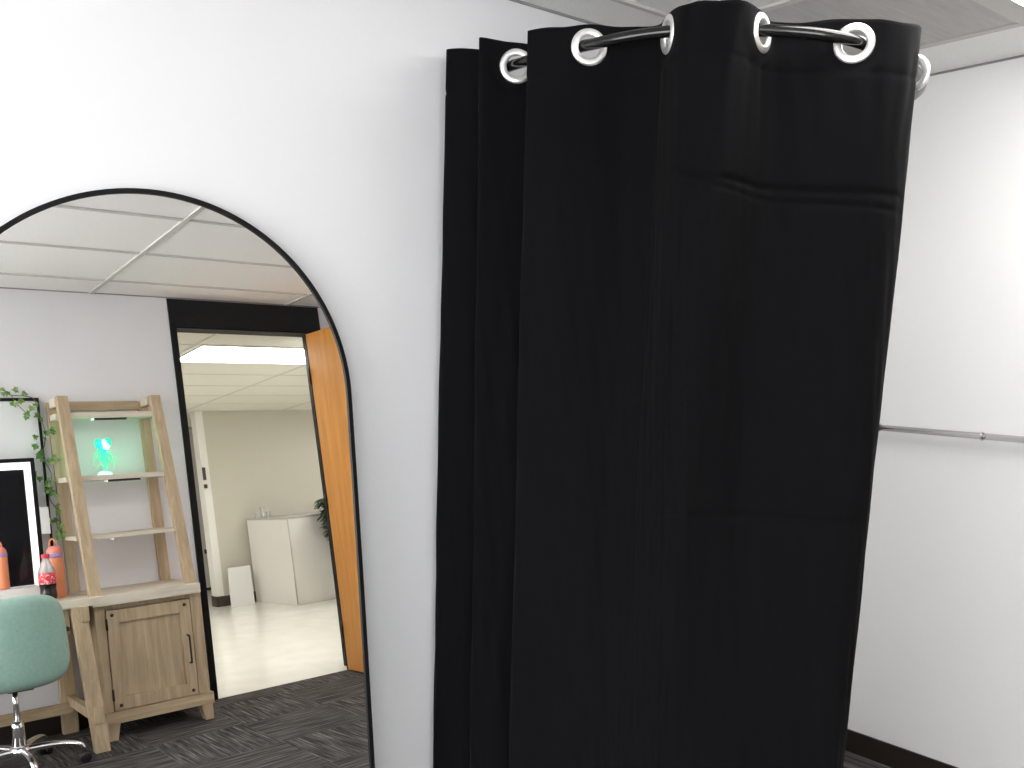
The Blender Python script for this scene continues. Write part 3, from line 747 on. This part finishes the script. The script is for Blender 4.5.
for x, z in spots:
    d = Vector((random.uniform(-.8, .8), random.uniform(-.1, .5), random.uniform(-1, .15)))
    ivy(bm, Vector((x, yd(.045+random.uniform(0, .02)), z+.016)), d, Vector((random.uniform(-.4, .4), 1, random.uniform(-.1, .6))), random.uniform(.024, .036))
new('leaves', bm, M_leaf, iv)

# bottles on the desk
def tumbler(x, y, z, label, k):
    t = thing('water_bottle', label, 'bottle', (x, y, z), 'orange water bottles')
    h1 = .20; r_ = 1.16; lathe = lambda b, pr, *a: globals()['lathe'](b, [(q*r_*k, z*k) for q, z in pr], *a)
    bm = B(); lathe(bm, [(0, 0), (.031, 0), (.033, .004), (.0335, .02), (.0335, h1-.004), (.0325, h1), (0, h1)], (x, y, z), 32); new('bottle_body', bm, M_orange, t)
    bm = B(); lathe(bm, [(.0325, h1), (.0342, h1+.001), (.0342, h1+.018), (.0325, h1+.019)], (x, y, z), 32); new('color_band', bm, M_purple, t)
    bm = B(); lathe(bm, [(.0325, h1+.019), (.033, h1+.021), (.030, h1+.038), (.021, h1+.052), (.014, h1+.056), (0, h1+.056)], (x, y, z), 32); lid = new('lid', bm, M_coral, t)
    bm = B(); tube(bm, [cr([(x+p*k, y, z+(h1+q)*k) for p, q in ((-.018, .045), (-.02, .075), (-.006, .092), (.008, .080), (.012, .052))], j*4/20) for j in range(21)], .0045, 8); new('carry_loop', bm, M_orange, lid, True)
tumbler(1.126, yd(.195), .704, 'orange bottle with purple band on the desk behind the cola bottle', 1.0)
tumbler(.888, yd(.140), .772, 'smaller solid orange bottle standing in for a reflection in the vanity glass', .80)  # solid copy added in place of a bottle reflected in the glass
co = thing('cola_bottle', 'plastic bottle of dark drink with red cap and label on the desk', 'bottle', (1.068, yd(.29), .704))
cx, cy = 1.062, yd(.29)
def wide(b, pr, *a): lathe(b, [(q*1.28, z) for q, z in pr], *a)
bm = B(); wide(bm, [(0, .002), (.020, 0), (.028, .006), (.031, .02), (.030, .04), (.0285, .055), (.031, .075), (.031, .12), (.0305, .135), (0, .135)], (cx, cy, .704), 32); new('bottle_base', bm, M_cola, co)
bm = B(); wide(bm, [(.0313, .082), (.0318, .084), (.0318, .134), (.0313, .136)], (cx, cy, .704), 32); new('paper_label', bm, M_label, co)
bm = B(); wide(bm, [(.0305, .136), (.028, .152), (.020, .176), (.0135, .194), (.0125, .208), (0, .208)], (cx, cy, .704), 32); new('bottle_neck', bm, M_clear, co)
bm = B(); wide(bm, [(.0148, .206), (.0152, .208), (.0152, .222), (.0138, .225), (0, .225)], (cx, cy, .704), 24); new('bottle_cap', bm, M_red, co)

# ------------------------------------------------------------------ mint swivel chair at the desk
ch = thing('desk_chair', 'mint green upholstered swivel chair with chrome star base at the desk', 'chair', (.825, -.99, 0))
CX, CY = .825, -1.05
# backrest: cushioned shell, wider than tall, wrapped slightly around the sitter
bm = B(); nu, nv = 36, 26; shell = {}
BW, BZ0, BZ1 = .232, .410, .795
def sup(a, p): return math.copysign(abs(a)**p, a)
front, backf = [], []
for layer, off in ((0, 0.0), (1, 1.0)):
    g = []
    for j in range(nv+1):
        row = []
        for i in range(nu+1):
            a, b = 2*i/nu-1, 2*j/nv-1
            # map square to a superellipse disc
            r = max(abs(a), abs(b)); th = math.atan2(b, a)
            k = (abs(math.cos(th))**4.2 + abs(math.sin(th))**4.2)**(-1/4.2)
            px, pz = r*k*math.cos(th), r*k*math.sin(th)
            wx = BW*(1-.045*pz) ; x = .785 + wx*px
            z = (BZ0+BZ1)/2 + (BZ1-BZ0)/2*pz
            y = -.700 - .085*(px**2)*1.0 + .030*(1-pz)*.5 + .012*pz
            th_ = .034*math.sqrt(max(0, 1-r**5))
            y += th_ if layer == 0 else -th_
            row.append(bm.verts.new((x, y, z)))
        g.append(row)
    for j in range(nv):
        for i in range(nu):
            q = (g[j][i], g[j][i+1], g[j+1][i+1], g[j+1][i]); f = bm.faces.new(q if layer else q[::-1]); f.smooth = True
bmesh.ops.remove_doubles(bm, verts=bm.verts[:], dist=.0004)
bmesh.ops.recalc_face_normals(bm, faces=bm.faces[:])
new('backrest', bm, M_mint, ch, True)
bm = B()
lathe(bm, [(0, .40), (.13, .40), (.18, .41), (.198, .435), (.195, .46), (.17, .475), (.10, .478), (0, .478)], (CX-.03, CY+.08, 0), 40); new('seat', bm, M_mint, ch, True)
bm = B()
hexa(bm, [(CX-.06, -.80, .385), (CX+.03, -.80, .385), (CX+.03, -.715, .40), (CX-.06, -.715, .40)], [(CX-.06, -.80, .47), (CX+.03, -.80, .47), (CX+.03, -.725, .47), (CX-.06, -.725, .47)], .004)
box(bm, CX-.08, CX+.08, CY-.1, CY+.14, .375, .40, .004); new('seat_bracket', bm, M_iron, ch)
bm = B(); lathe(bm, [(0, .22), (.0125, .22), (.0125, .378), (0, .378)], (CX, CY+.06, 0), 20); new('gas_lift', bm, M_chrome, ch, True)
bm = B(); lathe(bm, [(0, .10), (.027, .10), (.030, .11), (.0265, .20), (.024, .225), (.0, .225)], (CX, CY+.06, 0), 24); new('lift_sleeve', bm, M_chrome, ch, True)
hub = Vector((CX, CY+.06, .095))
bm = B(); lathe(bm, [(0, -.03), (.035, -.03), (.045, -.01), (.045, .012), (.034, .022), (0, .022)], hub, 28); new('hub', bm, M_chrome, ch, True)
for k in range(5):
    a = R(16 + 72*k); dv = Vector((math.cos(a), math.sin(a), 0)); Lr = .262
    pts = [hub + dv*.03 + Vector((0, 0, .004)), hub + dv*.12 + Vector((0, 0, .008)), hub + dv*.20 + Vector((0, 0, .003)), hub + dv*.25 + Vector((0, 0, -.012)), hub + dv*Lr + Vector((0, 0, -.036))]
    bm = B(); tube(bm, [cr(pts, t*4/20) for t in range(21)], [.019-.006*t/20 for t in range(21)], 12, sy=.8); lg = new('base_leg', bm, M_chrome, ch, True)
    c = hub + dv*(Lr+.004); sd = Vector((-dv.y, dv.x, 0))
    bm = B()
    for s_ in (-1, 1): lathe(bm, [(0, -.0085), (.022, -.0085), (.026, -.005), (.026, .005), (.022, .0085), (0, .0085)], (c + sd*s_*.0145 + Vector((0, 0, .026-c.z))), 22, 0, sd)
    tube(bm, [(c.x, c.y, .03), (c.x, c.y, .062)], .007, 8)
    lathe(bm, [(0, .058), (.012, .056), (.022, .048), (.028, .036), (.026, .034), (0, .045)], (c.x, c.y, 0), 18)
    new('caster', bm, M_caster, lg)

# ------------------------------------------------------------------ camera, world, view
cd = bpy.data.cameras.new('camera'); cam = bpy.data.objects.new('camera', cd); COL.objects.link(cam)
r0 = Vector((0.764188, -0.644982, 0.003848)); r1 = Vector((-0.032827, -0.044852, -0.998454)); r2 = Vector((0.644158, 0.76288, -0.055448))
m3 = Matrix((r0, -r1, -r2)).transposed()
cam.matrix_world = Matrix.Translation((0, 0, CAMH)) @ m3.to_4x4()
cd.sensor_width = 36; cd.lens = 949.8621*36/1024; cd.clip_start = .02; cd.clip_end = 60
sc.camera = cam
w = bpy.data.worlds.new('world'); sc.world = w; w.use_nodes = True
w.node_tree.nodes['Background'].inputs['Color'].default_value = (.99, .995, 1, 1)
w.node_tree.nodes['Background'].inputs['Strength'].default_value = 5.8
sc.view_settings.view_transform = 'Standard'; sc.view_settings.look = 'None'
sc.view_settings.gamma = 1; sc.view_settings.use_curve_mapping = False
sc.view_settings.exposure = 0.42
sc.cycles.use_denoising = True
sc.cycles.max_bounces = 12; sc.cycles.diffuse_bounces = 6; sc.cycles.glossy_bounces = 6
sc.cycles.sample_clamp_indirect = 6
